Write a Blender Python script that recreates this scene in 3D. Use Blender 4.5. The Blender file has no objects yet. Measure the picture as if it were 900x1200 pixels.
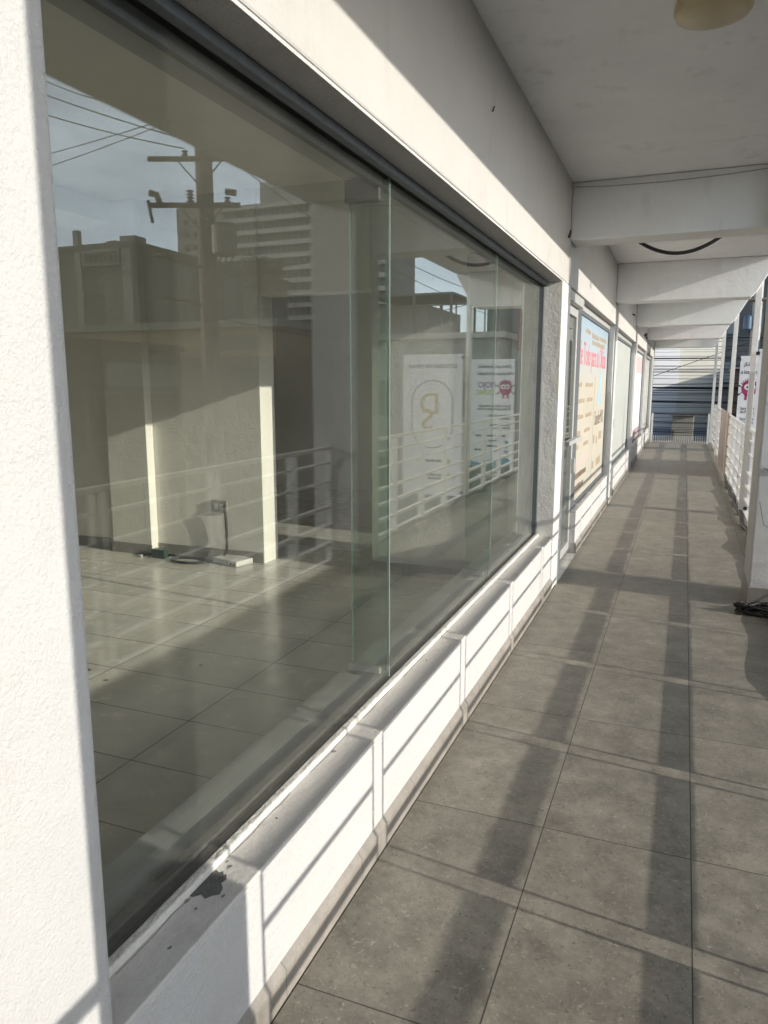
import bpy, bmesh, math, random
from mathutils import Vector, Matrix
random.seed(7)
S = bpy.context.scene
C = bpy.data.collections.new("scene"); S.collection.children.link(C)
R = math.radians

# ------------------------------------------------------------------ materials
def new_mat(name):
    m = bpy.data.materials.new(name); m.use_nodes = True
    nt = m.node_tree
    return m, nt, nt.nodes["Principled BSDF"]

def ramp(nt, fac, stops):
    r = nt.nodes.new("ShaderNodeValToRGB")
    while len(r.color_ramp.elements) < len(stops): r.color_ramp.elements.new(.5)
    for e, (p, c) in zip(r.color_ramp.elements, stops):
        e.position = p; e.color = (*c, 1) if len(c) == 3 else c
    nt.links.new(fac, r.inputs[0]); return r.outputs[0]

def noise(nt, scale, detail=4, rough=.55, coord="Object", stretch=None, lo=None):
    tc = nt.nodes.new("ShaderNodeTexCoord")
    n = nt.nodes.new("ShaderNodeTexNoise")
    n.inputs["Scale"].default_value = scale; n.inputs["Detail"].default_value = detail
    n.inputs["Roughness"].default_value = rough
    v = tc.outputs[coord]
    if stretch:
        mp = nt.nodes.new("ShaderNodeMapping"); mp.inputs["Scale"].default_value = stretch
        nt.links.new(v, mp.inputs[0]); v = mp.outputs[0]
    nt.links.new(v, n.inputs["Vector"])
    return n.outputs["Fac"]

def mul(nt, a, b, mode="MULTIPLY", fac=1.0):
    m = nt.nodes.new("ShaderNodeMix"); m.data_type = "RGBA"; m.blend_type = mode
    if hasattr(fac, "links"): nt.links.new(fac, m.inputs[0])
    else: m.inputs[0].default_value = fac
    for s, i in ((a, 6), (b, 7)):
        if hasattr(s, "links"): nt.links.new(s, m.inputs[i])
        else: m.inputs[i].default_value = (*s, 1)
    return m.outputs[2]

def bump(nt, bsdf, h, strength=.3, dist=.01):
    b = nt.nodes.new("ShaderNodeBump"); b.inputs["Strength"].default_value = strength
    b.inputs["Distance"].default_value = dist
    nt.links.new(h, b.inputs["Height"]); nt.links.new(b.outputs[0], bsdf.inputs["Normal"])

def plain(name, col, rough=.6, metal=0, var=.12, scale=14, bumpy=0, spec=.5, bscale=180):
    m, nt, b = new_mat(name)
    n = noise(nt, scale)
    k = ramp(nt, n, [(.25, tuple(c*(1-var) for c in col)), (.75, tuple(min(1, c*(1+var)) for c in col))])
    nt.links.new(k, b.inputs["Base Color"])
    b.inputs["Roughness"].default_value = rough; b.inputs["Metallic"].default_value = metal
    b.inputs["Specular IOR Level"].default_value = spec
    if bumpy: bump(nt, b, noise(nt, bscale, 3), bumpy, .004)
    return m

def plaster(name, col, stain=(.55, .52, .46), stain_amt=.35, bumpy=.35, bscale=110, fine=True, dark=None):
    m, nt, b = new_mat(name)
    base = ramp(nt, noise(nt, 2.2, 6, .6), [(.3, tuple(c*.93 for c in col)), (.7, col)])
    st = ramp(nt, noise(nt, 5.0, 8, .7, stretch=(1, 1, .35)), [(.56, (0, 0, 0)), (.78, (1, 1, 1))])
    f = nt.nodes.new("ShaderNodeMath"); f.operation = "MULTIPLY"; f.inputs[1].default_value = stain_amt
    nt.links.new(st, f.inputs[0])
    k = mul(nt, base, stain, "MIX", f.outputs[0])
    sp = ramp(nt, noise(nt, 60, 3, .5), [(.70, (0, 0, 0)), (.76, (1, 1, 1))])
    f2 = nt.nodes.new("ShaderNodeMath"); f2.operation = "MULTIPLY"; f2.inputs[1].default_value = .22
    nt.links.new(sp, f2.inputs[0])
    k = mul(nt, k, (.42, .40, .36), "MIX", f2.outputs[0])
    nt.links.new(k, b.inputs["Base Color"])
    b.inputs["Roughness"].default_value = .75; b.inputs["Specular IOR Level"].default_value = .25
    h1 = noise(nt, bscale, 4, .6); h2 = noise(nt, 7, 5, .6)
    a = nt.nodes.new("ShaderNodeMath"); a.operation = "MULTIPLY_ADD"
    nt.links.new(h2, a.inputs[0]); a.inputs[1].default_value = 2.0; nt.links.new(h1, a.inputs[2])
    bump(nt, b, a.outputs[0], bumpy, .009)
    return m

def tile_mat(name, col, sx, sy, ox, oy, joint=.004, jcol=(.06, .055, .05), rough=.5, spot=.5, var=.16, axis="XY", spec=.5, fine=True, micro=.12):
    """stone tiles with a real joint grid, laid in object space (the objects sit at the origin)"""
    m, nt, b = new_mat(name)
    tc = nt.nodes.new("ShaderNodeTexCoord"); sep = nt.nodes.new("ShaderNodeSeparateXYZ")
    nt.links.new(tc.outputs["Object"], sep.inputs[0])
    def M(op, a, bb=None, c=None):
        n = nt.nodes.new("ShaderNodeMath"); n.operation = op
        for i, v in enumerate((a, bb, c)):
            if v is None: continue
            if hasattr(v, "links"): nt.links.new(v, n.inputs[i])
            else: n.inputs[i].default_value = v
        return n.outputs[0]
    a0, a1 = axis
    u = M("DIVIDE", M("SUBTRACT", sep.outputs[a0], ox), sx); v = M("DIVIDE", M("SUBTRACT", sep.outputs[a1], oy), sy)
    def edge(t, s):
        f = M("FRACT", t); d = M("MINIMUM", f, M("SUBTRACT", 1.0, f)); return M("LESS_THAN", M("MULTIPLY", d, s), joint/2)
    j = M("MAXIMUM", edge(u, sx), edge(v, sy))
    cid = nt.nodes.new("ShaderNodeCombineXYZ"); nt.links.new(M("FLOOR", u), cid.inputs[0]); nt.links.new(M("FLOOR", v), cid.inputs[1])
    wn = nt.nodes.new("ShaderNodeTexWhiteNoise"); nt.links.new(cid.outputs[0], wn.inputs["Vector"])
    # every tile samples another place of the stone pattern
    off = nt.nodes.new("ShaderNodeVectorMath"); off.operation = "MULTIPLY_ADD"
    nt.links.new(wn.outputs["Color"], off.inputs[0]); off.inputs[1].default_value = (40, 40, 40); nt.links.new(tc.outputs["Object"], off.inputs[2])
    def nz(scale, det, ro):
        n = nt.nodes.new("ShaderNodeTexNoise"); n.inputs["Scale"].default_value = scale; n.inputs["Detail"].default_value = det
        n.inputs["Roughness"].default_value = ro; nt.links.new(off.outputs[0], n.inputs["Vector"]); return n.outputs["Fac"]
    cl = nz(7.0, 11, .76)
    k = ramp(nt, cl, [(.33, tuple(c*(1-var*1.5) for c in col)), (.5, col), (.68, tuple(c*(1+var*1.7) for c in col))])
    tint = ramp(nt, wn.outputs["Value"], [(0, (.92, .92, .92)), (1, (1.06, 1.05, 1.04))])
    k = mul(nt, k, tint)
    if spot:
        s1 = ramp(nt, nz(55, 6, .8), [(.56, (0, 0, 0)), (.68, (1, 1, 1))])
        f = M("MULTIPLY", s1, spot); k = mul(nt, k, tuple(min(1, c*1.75) for c in col), "MIX", f)
        s2 = ramp(nt, nz(75, 5, .75), [(.34, (1, 1, 1)), (.42, (0, 0, 0))])
        f = M("MULTIPLY", s2, spot); k = mul(nt, k, tuple(c*.45 for c in col), "MIX", f)
    # foot traffic dirt, not tied to the tiles
    d = ramp(nt, noise(nt, 1.3, 7, .65), [(.35, (.90, .89, .87)), (.65, (1.03, 1.03, 1.03))])
    k = mul(nt, k, d)
    k = mul(nt, k, jcol, "MIX", j)
    nt.links.new(k, b.inputs["Base Color"])
    rr = ramp(nt, cl, [(.3, (rough-.08,)*3), (.7, (min(1, rough+.12),)*3)])
    nt.links.new(rr, b.inputs["Roughness"]); b.inputs["Specular IOR Level"].default_value = spec
    hh = M("SUBTRACT", M("MULTIPLY", nz(160, 3, .6), 1.0), M("MULTIPLY", j, 3.0))
    bump(nt, b, hh, micro, .003)
    return m

def glass_mat(name, tint, f0=.045, dust=.03):
    m = bpy.data.materials.new(name); m.use_nodes = True; nt = m.node_tree; nt.nodes.clear()
    out = nt.nodes.new("ShaderNodeOutputMaterial")
    g = nt.nodes.new("ShaderNodeNewGeometry")
    dp = nt.nodes.new("ShaderNodeVectorMath"); dp.operation = "DOT_PRODUCT"
    nt.links.new(g.outputs["Incoming"], dp.inputs[0]); nt.links.new(g.outputs["Normal"], dp.inputs[1])
    def M(op, a, b=None, c=None):
        n = nt.nodes.new("ShaderNodeMath"); n.operation = op
        for i, v in enumerate((a, b, c)):
            if v is None: continue
            if hasattr(v, "links"): nt.links.new(v, n.inputs[i])
            else: n.inputs[i].default_value = v
        return n.outputs[0]
    ab = M("ABSOLUTE", dp.outputs["Value"])
    p5 = M("POWER", M("SUBTRACT", 1.0, ab), 5.0)
    F = M("MULTIPLY_ADD", p5, 1-f0, f0)
    tr = nt.nodes.new("ShaderNodeBsdfTransparent"); tr.inputs[0].default_value = (*tint, 1)
    df = nt.nodes.new("ShaderNodeBsdfDiffuse"); df.inputs[0].default_value = (.62, .62, .57, 1)
    dn = ramp(nt, noise(nt, 1.7, 8, .7), [(.3, (dust*.4,)*3), (.75, (dust*1.6,)*3)])
    mx0 = nt.nodes.new("ShaderNodeMixShader"); nt.links.new(dn, mx0.inputs[0])
    nt.links.new(tr.outputs[0], mx0.inputs[1]); nt.links.new(df.outputs[0], mx0.inputs[2])
    gl = nt.nodes.new("ShaderNodeBsdfGlossy"); gl.inputs["Roughness"].default_value = 0.0; gl.inputs["Color"].default_value = (.95, .98, .96, 1)
    # float glass is never perfectly flat
    bn = nt.nodes.new("ShaderNodeBump"); bn.inputs["Strength"].default_value = .004; bn.inputs["Distance"].default_value = .02
    nt.links.new(noise(nt, 1.1, 1, .4), bn.inputs["Height"]); nt.links.new(bn.outputs[0], gl.inputs["Normal"])
    mx = nt.nodes.new("ShaderNodeMixShader"); nt.links.new(F, mx.inputs[0])
    nt.links.new(mx0.outputs[0], mx.inputs[1]); nt.links.new(gl.outputs[0], mx.inputs[2])
    nt.links.new(mx.outputs[0], out.inputs[0]); return m

WHITE = plaster("white_wall_paint", (.56, .555, .54), stain_amt=.65, bumpy=.6, bscale=70)
HEADER = plaster("header_paint", (.52, .507, .478), stain=(.37, .34, .30), stain_amt=.55, bumpy=.32, bscale=80)
PILLAR = plaster("rough_white_stucco", (.53, .527, .515), stain_amt=.45, bumpy=.6, bscale=170)
CEIL = plaster("ceiling_paint", (.83, .83, .825), stain=(.42, .41, .38), stain_amt=.5, bumpy=.35, bscale=60)
BEAMP = plaster("beam_paint", (.78, .78, .76), stain=(.48, .46, .42), stain_amt=.45, bumpy=.22, bscale=45)
JAMB = plaster("rough_patched_plaster", (.74, .72, .66), stain=(.44, .40, .33), stain_amt=.6, bumpy=.45, bscale=60)
LEDGE = plaster("worn_ledge_paint", (.60, .58, .54), stain=(.33, .31, .28), stain_amt=.6, bumpy=.28, bscale=55)
SOFFIT = plaster("rough_soffit", (.60, .59, .575), stain=(.30, .29, .28), stain_amt=.4, bumpy=.8, bscale=90)
ROOM = plaster("room_paint", (.76, .75, .69), stain=(.58, .56, .50), stain_amt=.25, bumpy=.4, bscale=60)
SKIRT = tile_mat("skirting_tile", (.285, .262, .232), .5, .6, .0, -.3, .004, (.16, .15, .13), .55, .3, axis="YZ")
FLOOR = tile_mat("walkway_stone_tile", (.228, .212, .176), .502, .972, -.382, 1.555, .0042, (.05, .047, .042), .48, .95, var=.25, spec=.5)
RFLOOR = tile_mat("shop_ceramic_tile", (.62, .61, .56), .82, .41, -2.125, 1.955, .006, (.08, .075, .068), .20, .05, var=.07, spec=.5, micro=.02)
RSKIRT = tile_mat("shop_skirting_tile", (.27, .265, .245), .41, .6, -2.125, -.3, .005, (.12, .12, .11), .4, .1, axis="XZ")
GLASS = glass_mat("window_glass", (.97, .978, .955), .056, .018)
GLASS2 = glass_mat("glass_fin_glass", (.72, .82, .76), .05, .06)
GEDGE = plain("green_glass_edge", (.27, .38, .32), .15, 0, .1)
ALU = plain("dull_aluminium", (.105, .118, .125), .65, .1, .15, 30)
ALU2 = plain("light_aluminium", (.52, .52, .49), .45, .35, .08, 30)
DARKM = plain("dark_channel", (.085, .078, .07), .5, .2, .3, 20)
BLACK = plain("black_rubber", (.012, .012, .013), .5, 0, .2)
RAILW = plain("white_rail_paint", (.74, .73, .70), .45, 0, .06, 25, .1)
LAMPM = plain("beige_lamp_glass", (.45, .37, .22), .35, 0, .06, 9)
STREET = plain("asphalt", (.055, .053, .05), .85, 0, .3, 3, .3)
RUST = plain("brown_tarp", (.40, .33, .285), .7, 0, .18, 6, .2, bscale=40)
CONC = plain("bare_concrete", (.36, .345, .315), .85, 0, .2, 4, .5, bscale=40)
WOOD = plain("old_pole_wood", (.16, .13, .10), .85, 0, .35, 8, .4, bscale=50)
PORC = plain("insulator_brown", (.10, .07, .06), .3, 0, .1)
STEELG = plain("transformer_grey", (.13, .135, .13), .6, .1, .1)
VINYL = plain("banner_vinyl", (.74, .74, .76), .45, 0, .03, 3)
GREYW = plain("grey_cable_shadow", (.20, .20, .20), .6)
GOLD = plain("gold_ink", (.45, .33, .13), .5, 0, .05)
INK = plain("black_ink", (.03, .03, .035), .5, 0, .1)
MAGENTA = plain("magenta_ink", (.36, .03, .14), .5, 0, .08)
PURPLE = plain("purple_ink", (.25, .07, .28), .5, 0, .08)
LIME = plain("lime_ink", (.52, .56, .06), .5, 0, .05)
WHITEI = plain("white_ink", (.8, .8, .8), .5, 0, .02)
REDI = plain("red_ink", (.66, .13, .17), .5, 0, .06)
TANI = plain("tan_ink", (.36, .29, .20), .55, 0, .1)
BROWNI = plain("brown_ink", (.16, .11, .08), .55, 0, .1)
BLUEI = plain("sky_blue_ink", (.30, .52, .68), .55, 0, .06)
PINKI = plain("pink_ink", (.66, .44, .44), .55, 0, .06)
TEAL = plain("teal_ink", (.05, .26, .34), .55, 0, .06)
FROST = plain("frosted_film", (.50, .52, .49), .35, 0, .06, 3)
LEAF = plain("palm_leaf", (.055, .075, .03), .55, 0, .4, 3)
BARK = plain("palm_bark", (.17, .13, .09), .9, 0, .3, 9)

def poster_mat():
    m, nt, b = new_mat("printed_poster_paper")
    tc = nt.nodes.new("ShaderNodeTexCoord"); sep = nt.nodes.new("ShaderNodeSeparateXYZ")
    nt.links.new(tc.outputs["Object"], sep.inputs[0])
    mr = nt.nodes.new("ShaderNodeMapRange"); mr.inputs[1].default_value = .4; mr.inputs[2].default_value = 2.3
    nt.links.new(sep.outputs[2], mr.inputs[0])
    k = ramp(nt, mr.outputs[0], [(0, (.52, .49, .41)), (.62, (.52, .48, .39)), (.80, (.43, .49, .52)), (1, (.31, .42, .51))])
    k = mul(nt, k, ramp(nt, noise(nt, 2, 4), [(.3, (.93, .93, .93)), (.7, (1.03, 1.03, 1.03))]))
    nt.links.new(k, b.inputs["Base Color"]); b.inputs["Roughness"].default_value = .4
    return m
POSTER = poster_mat()

def facade_mat(name, wall, glass, fh, bw, z0, band=.45, axis="X"):
    """far facade: only the tone of the curtain between real slabs (slabs are geometry)"""
    m, nt, b = new_mat(name)
    tc = nt.nodes.new("ShaderNodeTexCoord"); sep = nt.nodes.new("ShaderNodeSeparateXYZ")
    nt.links.new(tc.outputs["Object"], sep.inputs[0])
    def M(op, a, bb):
        n = nt.nodes.new("ShaderNodeMath"); n.operation = op
        for i, v in enumerate((a, bb)):
            if hasattr(v, "links"): nt.links.new(v, n.inputs[i])
            else: n.inputs[i].default_value = v
        return n.outputs[0]
    f = M("LESS_THAN", M("FRACT", M("DIVIDE", sep.outputs[axis], bw), 0), .5)
    k = mul(nt, wall, glass, "MIX", f)
    k = mul(nt, k, ramp(nt, noise(nt, .3, 5, .7), [(.3, (.7, .7, .7)), (.7, (1.1, 1.1, 1.1))]))
    nt.links.new(k, b.inputs["Base Color"]); b.inputs["Roughness"].default_value = .6
    return m

# ------------------------------------------------------------------ mesh helpers
class MB:
    def __init__(s): s.bm = bmesh.new()
    def box(s, x0, x1, y0, y1, z0, z1):
        v = [s.bm.verts.new(p) for p in ((x0,y0,z0),(x1,y0,z0),(x1,y1,z0),(x0,y1,z0),(x0,y0,z1),(x1,y0,z1),(x1,y1,z1),(x0,y1,z1))]
        for f in ((3,2,1,0),(4,5,6,7),(0,1,5,4),(1,2,6,5),(2,3,7,6),(3,0,4,7)): s.bm.faces.new([v[i] for i in f])
        return s
    def prism(s, poly, z0, z1, plane="XY"):
        def P(a, b, c): return {"XY": (a, b, c), "XZ": (a, c, b), "YZ": (c, a, b)}[plane]
        lo = [s.bm.verts.new(P(a, b, z0)) for a, b in poly]; hi = [s.bm.verts.new(P(a, b, z1)) for a, b in poly]
        n = len(poly)
        s.bm.faces.new(lo[::-1]); s.bm.faces.new(hi)
        for i in range(n): s.bm.faces.new((lo[i], lo[(i+1) % n], hi[(i+1) % n], hi[i]))
        return s
    def tube(s, pts, r, n=8, caps=True):
        pts = [Vector(p) for p in pts]; rs = r if isinstance(r, (list, tuple)) else [r]*len(pts)
        rings = []; up = None
        for i, p in enumerate(pts):
            d = (pts[min(i+1, len(pts)-1)] - pts[max(i-1, 0)]).normalized()
            if up is None:
                up = Vector((0, 0, 1)) if abs(d.z) < .9 else Vector((1, 0, 0))
            a = d.cross(up)
            if a.length < 1e-6: a = d.orthogonal()
            a.normalize(); b = a.cross(d).normalized(); up = b
            rings.append([s.bm.verts.new(p + (a*math.cos(2*math.pi*k/n) + b*math.sin(2*math.pi*k/n))*rs[i]) for k in range(n)])
        for q, w in zip(rings, rings[1:]):
            for k in range(n): s.bm.faces.new((q[k], q[(k+1) % n], w[(k+1) % n], w[k]))
        if caps: s.bm.faces.new(rings[0][::-1]); s.bm.faces.new(rings[-1])
        return s
    def lathe(s, prof, cx, cy, n=32):
        rings = []
        for r, z in prof: rings.append([s.bm.verts.new((cx+max(r, 1e-4)*math.cos(2*math.pi*k/n), cy+max(r, 1e-4)*math.sin(2*math.pi*k/n), z)) for k in range(n)])
        for q, w in zip(rings, rings[1:]):
            for k in range(n): s.bm.faces.new((q[k], q[(k+1) % n], w[(k+1) % n], w[k]))
        s.bm.faces.new(rings[0][::-1]); s.bm.faces.new(rings[-1]); return s
    def build(s, name, mat, parent=None, bevel=0, smooth=False, loc=None):
        bmesh.ops.recalc_face_normals(s.bm, faces=s.bm.faces)
        me = bpy.data.meshes.new(name); s.bm.to_mesh(me); s.bm.free()
        if smooth:
            for p in me.polygons: p.use_smooth = True
        me.materials.append(mat)
        o = bpy.data.objects.new(name, me); C.objects.link(o)
        if parent is not None: o.parent = parent; o.matrix_parent_inverse = Matrix.Translation(-world_loc(parent))
        if bevel:
            b = o.modifiers.new("bevel", "BEVEL"); b.width = bevel; b.segments = 2; b.limit_method = "ANGLE"
        return o

def world_loc(o):
    return Vector((0, 0, 0)) if o.parent is not None else Vector(o.location)   # parts are modelled in world coordinates

def tag(o, label, cat, group=None):
    o["label"] = label; o["category"] = cat
    if group: o["group"] = group
    return o
def thing(name, label, cat, loc=(0, 0, 0), group=None):
    o = bpy.data.objects.new(name, None); o.empty_display_size = .1; C.objects.link(o); o.location = loc
    return tag(o, label, cat, group)
def struct(o, kind="structure"): o["kind"] = kind; return o

def text(body, size, mat, loc, rot, parent, name="lettering", align="LEFT", depth=.0012, sx=1.0, spacing=1.0):
    cu = bpy.data.curves.new("font", "FONT"); cu.body = body; cu.size = size; cu.extrude = depth
    cu.align_x = align; cu.space_character = spacing; cu.resolution_u = 4
    t = bpy.data.objects.new("font", cu); C.objects.link(t)
    bpy.context.view_layer.update()
    me = bpy.data.meshes.new_from_object(t.evaluated_get(bpy.context.evaluated_depsgraph_get()))
    bpy.data.objects.remove(t)
    M = Matrix.Translation(loc) @ Matrix.Rotation(rot[2], 4, "Z") @ Matrix.Rotation(rot[0], 4, "X") @ Matrix.Diagonal((sx, 1, 1, 1))
    me.transform(M); me.materials.clear(); me.materials.append(mat)
    o = bpy.data.objects.new(name, me); C.objects.link(o); o.parent = parent
    o.matrix_parent_inverse = Matrix.Translation(-world_loc(parent))
    return o
FACE_CAM = (R(90), 0, 0)        # lettering that faces -Y
FACE_WALK = (R(90), 0, R(90))   # lettering that faces +X

# ------------------------------------------------------------------ key dimensions
W = -.88          # shop wall plane
G = -1.03         # glass plane of the near shop
CZ = 3.10         # walkway ceiling
RX = .78          # railing line
EDGE = .95        # slab edge over the street
YB = [.69, 6.02, 10.12, 14.36, 18.66, 22.86]   # near faces of the ceiling beams

# ------------------------------------------------------------------ setting
struct(MB().box(-.8735, EDGE, -5, 23.4, -.30, 0).build("walkway_floor", FLOOR))
struct(MB().box(-9.5, -.885, -4, 5.95, -.30, .0).build("shop_floor", RFLOOR))
struct(MB().box(-400, 400, -200, 600, -4.2, -3.7).build("street", STREET))
struct(MB().box(8.6, 14, -40, 21, -3.7, -3.56).build("pavement", CONC))

B = thing("arcade_building", "white plastered arcade of small shops with beams, columns and large shop windows along the walkway", "building", (-.9, 9, 0))
def part(mb, name, mat, bevel=0, parent=None): return mb.build(name, mat, parent or B, bevel)
def plabel(o, l): o["label"] = l; return o

# walls, pillars, header over the windows
part(MB().box(-1.25, W, -4, .90, .0, 2.36), "pillar", PILLAR, .012)["label"] = "nearest white stuccoed pillar"
part(MB().prism([(W, 5.745), (W, 6.16), (-1.25, 6.16), (-1.25, 5.745)], 0, 2.36), "pillar", JAMB, .006)
part(MB().box(-1.25, W, 10.42, 10.66, 0, 2.36), "pillar", WHITE, .006)
part(MB().box(-1.25, W, 14.72, 15.05, 0, 2.36), "pillar", WHITE, .006)
part(MB().box(-1.25, W, 18.85, 19.15, 0, 2.36), "pillar", WHITE, .006)
part(MB().box(-1.25, W, 22.7, 23.4, 0, 2.36), "pillar", WHITE, .006)
part(MB().box(-1.25, W, -4, 23.4, 2.362, 3.25), "header_wall", HEADER, .008)
part(MB().box(-1.00, W-.004, .9, 5.744, 2.352, 2.3615), "soffit", SOFFIT)
# walkway ceiling slab, beams, columns
part(MB().box(W+.001, EDGE, -5, 23.4, CZ, 3.28), "ceiling_slab", CEIL)
part(MB().box(-9.6, EDGE-.01, -5, 23.4, 3.281, 3.7), "roof", CONC)
for i, y in enumerate(YB):
    x1 = .72 if i > 1 else .93
    z0 = 2.68 if i < 2 else 2.63
    part(MB().prism([(W+.002, CZ-.002), (W+.002, z0), (x1-.06, z0), (x1, z0+.06), (EDGE-.02, CZ-.03), (EDGE-.02, CZ-.002)] if i > 1 else
                    [(W+.002, CZ-.002), (W+.002, z0), (x1, z0), (x1, CZ-.002)], y, y+.30, "XZ"), "beam", BEAMP, .01)
for y0, y1 in ((.69, 1.125), (5.85, 6.33)):
    c = part(MB().box(.52, .948, y0, y1, .0, CZ-.001), "column", PILLAR, .012)
    part(MB().box(.512, .958, y0-.008, y1+.008, .001, .15), "skirting", plain("column_skirting", (.23, .215, .19), .5, 0, .2, 9), .003, c)
for y in (10.145, 14.385, 18.685, 22.885):
    part(MB().box(.716, .782, y, y+.07, 0, CZ-.02), "steel_post", RAILW, .004)

# parapets under the windows, each with ledge, skirting
def parapet(y0, y1, xin, z1, mat=WHITE):
    p = part(MB().box(-1.24, W-.012, y0, y1, .0, z1-.014), "parapet", mat, .006)
    l = part(MB().box(xin-.2, W-.010, y0, y1, z1-.0135, z1), "ledge", LEDGE, .004, p)
    part(MB().prism([(W+.004, 0.001), (W+.004, .085), (W-.0135, .108), (W-.0135, .001)], y0-.006, y1, "XZ"), "skirting", SKIRT, .002, p)
    return p
P1 = parapet(.901, 5.7445, -1.02, .43)
parapet(7.17, 10.419, -.97, .41); parapet(11.23, 14.719, -.97, .41); parapet(15.4, 18.849, -.97, .41); parapet(19.5, 22.699, -.97, .41)
part(MB().box(-1.018, -.992, .901, 5.743, .4302, .452), "ledge_lip", plaster("chalky_lip", (.70, .68, .62), stain_amt=.5, bumpy=1.0, bscale=60), .005, P1)
# flaked-off paint on the ledge: a jagged crater showing grey mortar
pts = [(-1.003, 1.272), (-1.000, 1.30), (-.995, 1.318), (-.998, 1.345), (-.990, 1.372), (-.978, 1.366), (-.972, 1.374), (-.962, 1.362), (-.958, 1.368), (-.948, 1.352), (-.952, 1.336), (-.938, 1.322), (-.932, 1.300), (-.945, 1.292), (-.955, 1.276), (-.972, 1.285), (-.985, 1.270)]
part(MB().prism(pts, .4301, .4312), "flaked_patch", plain("bare_grey_mortar", (.12, .117, .113), .9, 0, .3, 40, .5), 0, P1)

CHIP = plain('chipped_paint', (.22, .21, .20), .9, 0, .3, 60)
def crack(pts, w, name, zz=None):
    mb = MB()
    for (a, b), (c, e) in zip(pts, pts[1:]):
        L = math.hypot(c-a, e-b) or 1; nx, ny = -(e-b)/L*w/2, (c-a)/L*w/2
        mb.prism([(a+nx, b+ny), (c+nx, e+ny), (c-nx, e-ny), (a-nx, b-ny)], .4301, .4306)
    return part(mb, name, CHIP, 0, P1)
rk = random.Random(5)
y = 1.02; pp_ = []
while y < 5.6:
    pp_.append((-.9905+rk.uniform(-.0025, .003), y)); y += rk.uniform(.02, .07)
for k in range(0, len(pp_)-6, 9): crack(pp_[k:k+rk.randint(4, 8)], rk.uniform(.0012, .003), "ledge_crack")
for cy_, cx_, r0 in ((1.62, -.965, .005), (1.395, -.968, .007), (1.255, -.99, .008), (1.24, -.955, .005), (1.41, -.985, .005), (1.30, -.922, .006), (2.02, -.983, .010), (2.9, -.962, .006), (1.12, -.935, .005)):
    part(MB().prism([(cx_+r0*rk.uniform(.5, 1)*math.cos(k*.9), cy_+r0*rk.uniform(.5, 1.6)*math.sin(k*.9)) for k in range(7)], .4301, .4305), "paint_chip", CHIP, 0, P1)

# --- near shop window -------------------------------------------------------
w1 = part(MB().box(-1.016, -.985, .901, 5.74, 2.322, 2.3515).box(-1.08, -1.056, .901, 5.74, 2.300, 2.3615), "window", ALU, .003)
plabel(w1, "wide frameless shop window of three glass sheets")
part(MB().box(-1.0555, -1.0165, .901, 5.74, 2.335, 2.361), "head_slot", BLACK, 0, w1)
part(MB().box(-1.045, -1.0185, .901, 5.74, .4305, .450).box(-1.085, -1.0525, .901, 5.74, .4305, .457), "sill_channel", DARKM, .002, w1)
part(MB().box(-1.245, -1.0865, .902, 5.743, .4302, .438), "inner_sill", plain("inner_sill_tile", (.26, .265, .25), .45, 0, .12, 6), .002, P1)
part(MB().box(-1.075, -1.008, 5.70, 5.743, .452, 2.311), "side_channel", ALU, .003, w1)
JY = [.903, 2.625, 4.29, 5.72]
for a, b in zip(JY, JY[1:]):
    part(MB().box(G-.006, G+.004, a+.003, b-.003, .440, 2.345), "pane", GLASS, 0, w1)
for y in JY[1:-1]:
    part(MB().box(G-.0055, G+.0035, y-.0022, y+.0022, .445, 2.33), "pane_edge", GEDGE, 0, w1)
    part(MB().box(-1.185, G-.0075, y-.006, y+.006, .452, 2.345), "glass_fin", GLASS2, 0, w1)
    part(MB().box(-1.1865, -1.1852, y-.006, y+.006, .452, 2.345), "fin_edge", GEDGE, 0, w1)
    part(MB().box(-1.20, -1.062, y-.017, y+.017, 2.255, 2.334), "clip", DARKM, .004, w1)
    part(MB().box(-1.20, -1.062, y-.014, y+.014, .4575, .485), "clip", ALU2, .004, w1)

# --- room behind ------------------------------------------------------------
part(MB().box(-9.7, -9.5, -4.2, 12, -.3, 3.28), "room_back_wall", ROOM)
part(MB().box(-9.5, -1.25, -4.2, -4, -.3, 3.28), "room_side_wall", ROOM)
part(MB().box(-9.5, -1.2505, -4, 5.95, 3.22, 3.28), "room_ceiling", ROOM)
part(MB().box(-5.35, -4.9, -4, 5.70, 3.03, 3.2195), "room_beam", ROOM, .006)
pw = part(MB().box(-9.5, -3.45, 5.70, 5.95, 0, 3.22), "party_wall", ROOM)
part(MB().box(-5.08, -4.62, 5.60, 5.6995, 0, 3.2195), "pilaster", ROOM, .004, pw)
part(MB().box(-9.5, -5.081, 5.688, 5.6995, .0005, .10).box(-5.09, -4.612, 5.588, 5.5995, .0005, .10).box(-4.61, -3.45, 5.688, 5.6995, .0005, .10), "skirting", RSKIRT, .002, pw)
pr = part(MB().box(-2.42, -1.2505, 5.78, 5.95, 0, 3.22), "party_wall", ROOM)
part(MB().box(-2.42, -1.2505, 5.768, 5.7795, .0005, .10), "skirting", RSKIRT, .002, pr)
part(MB().box(-3.4495, -2.4205, 5.74, 5.95, 2.36, 3.22), "doorway_lintel", ROOM)
part(MB().box(-9.5, -1.25, 10.45, 10.6, -.3, 3.28), "room_side_wall", ROOM)
part(MB().box(-9.5, -.8740, 5.951, 23.4, -.3, -.001), "back_room_floor", RFLOOR)
part(MB().box(-9.5, -1.25, 5.951, 23.4, 3.22, 3.28), "back_room_ceiling", ROOM)
part(MB().box(-1.20, -1.14, 7.3, 10.45, 0, 3.2), "back_room_lining", ROOM)

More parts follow.
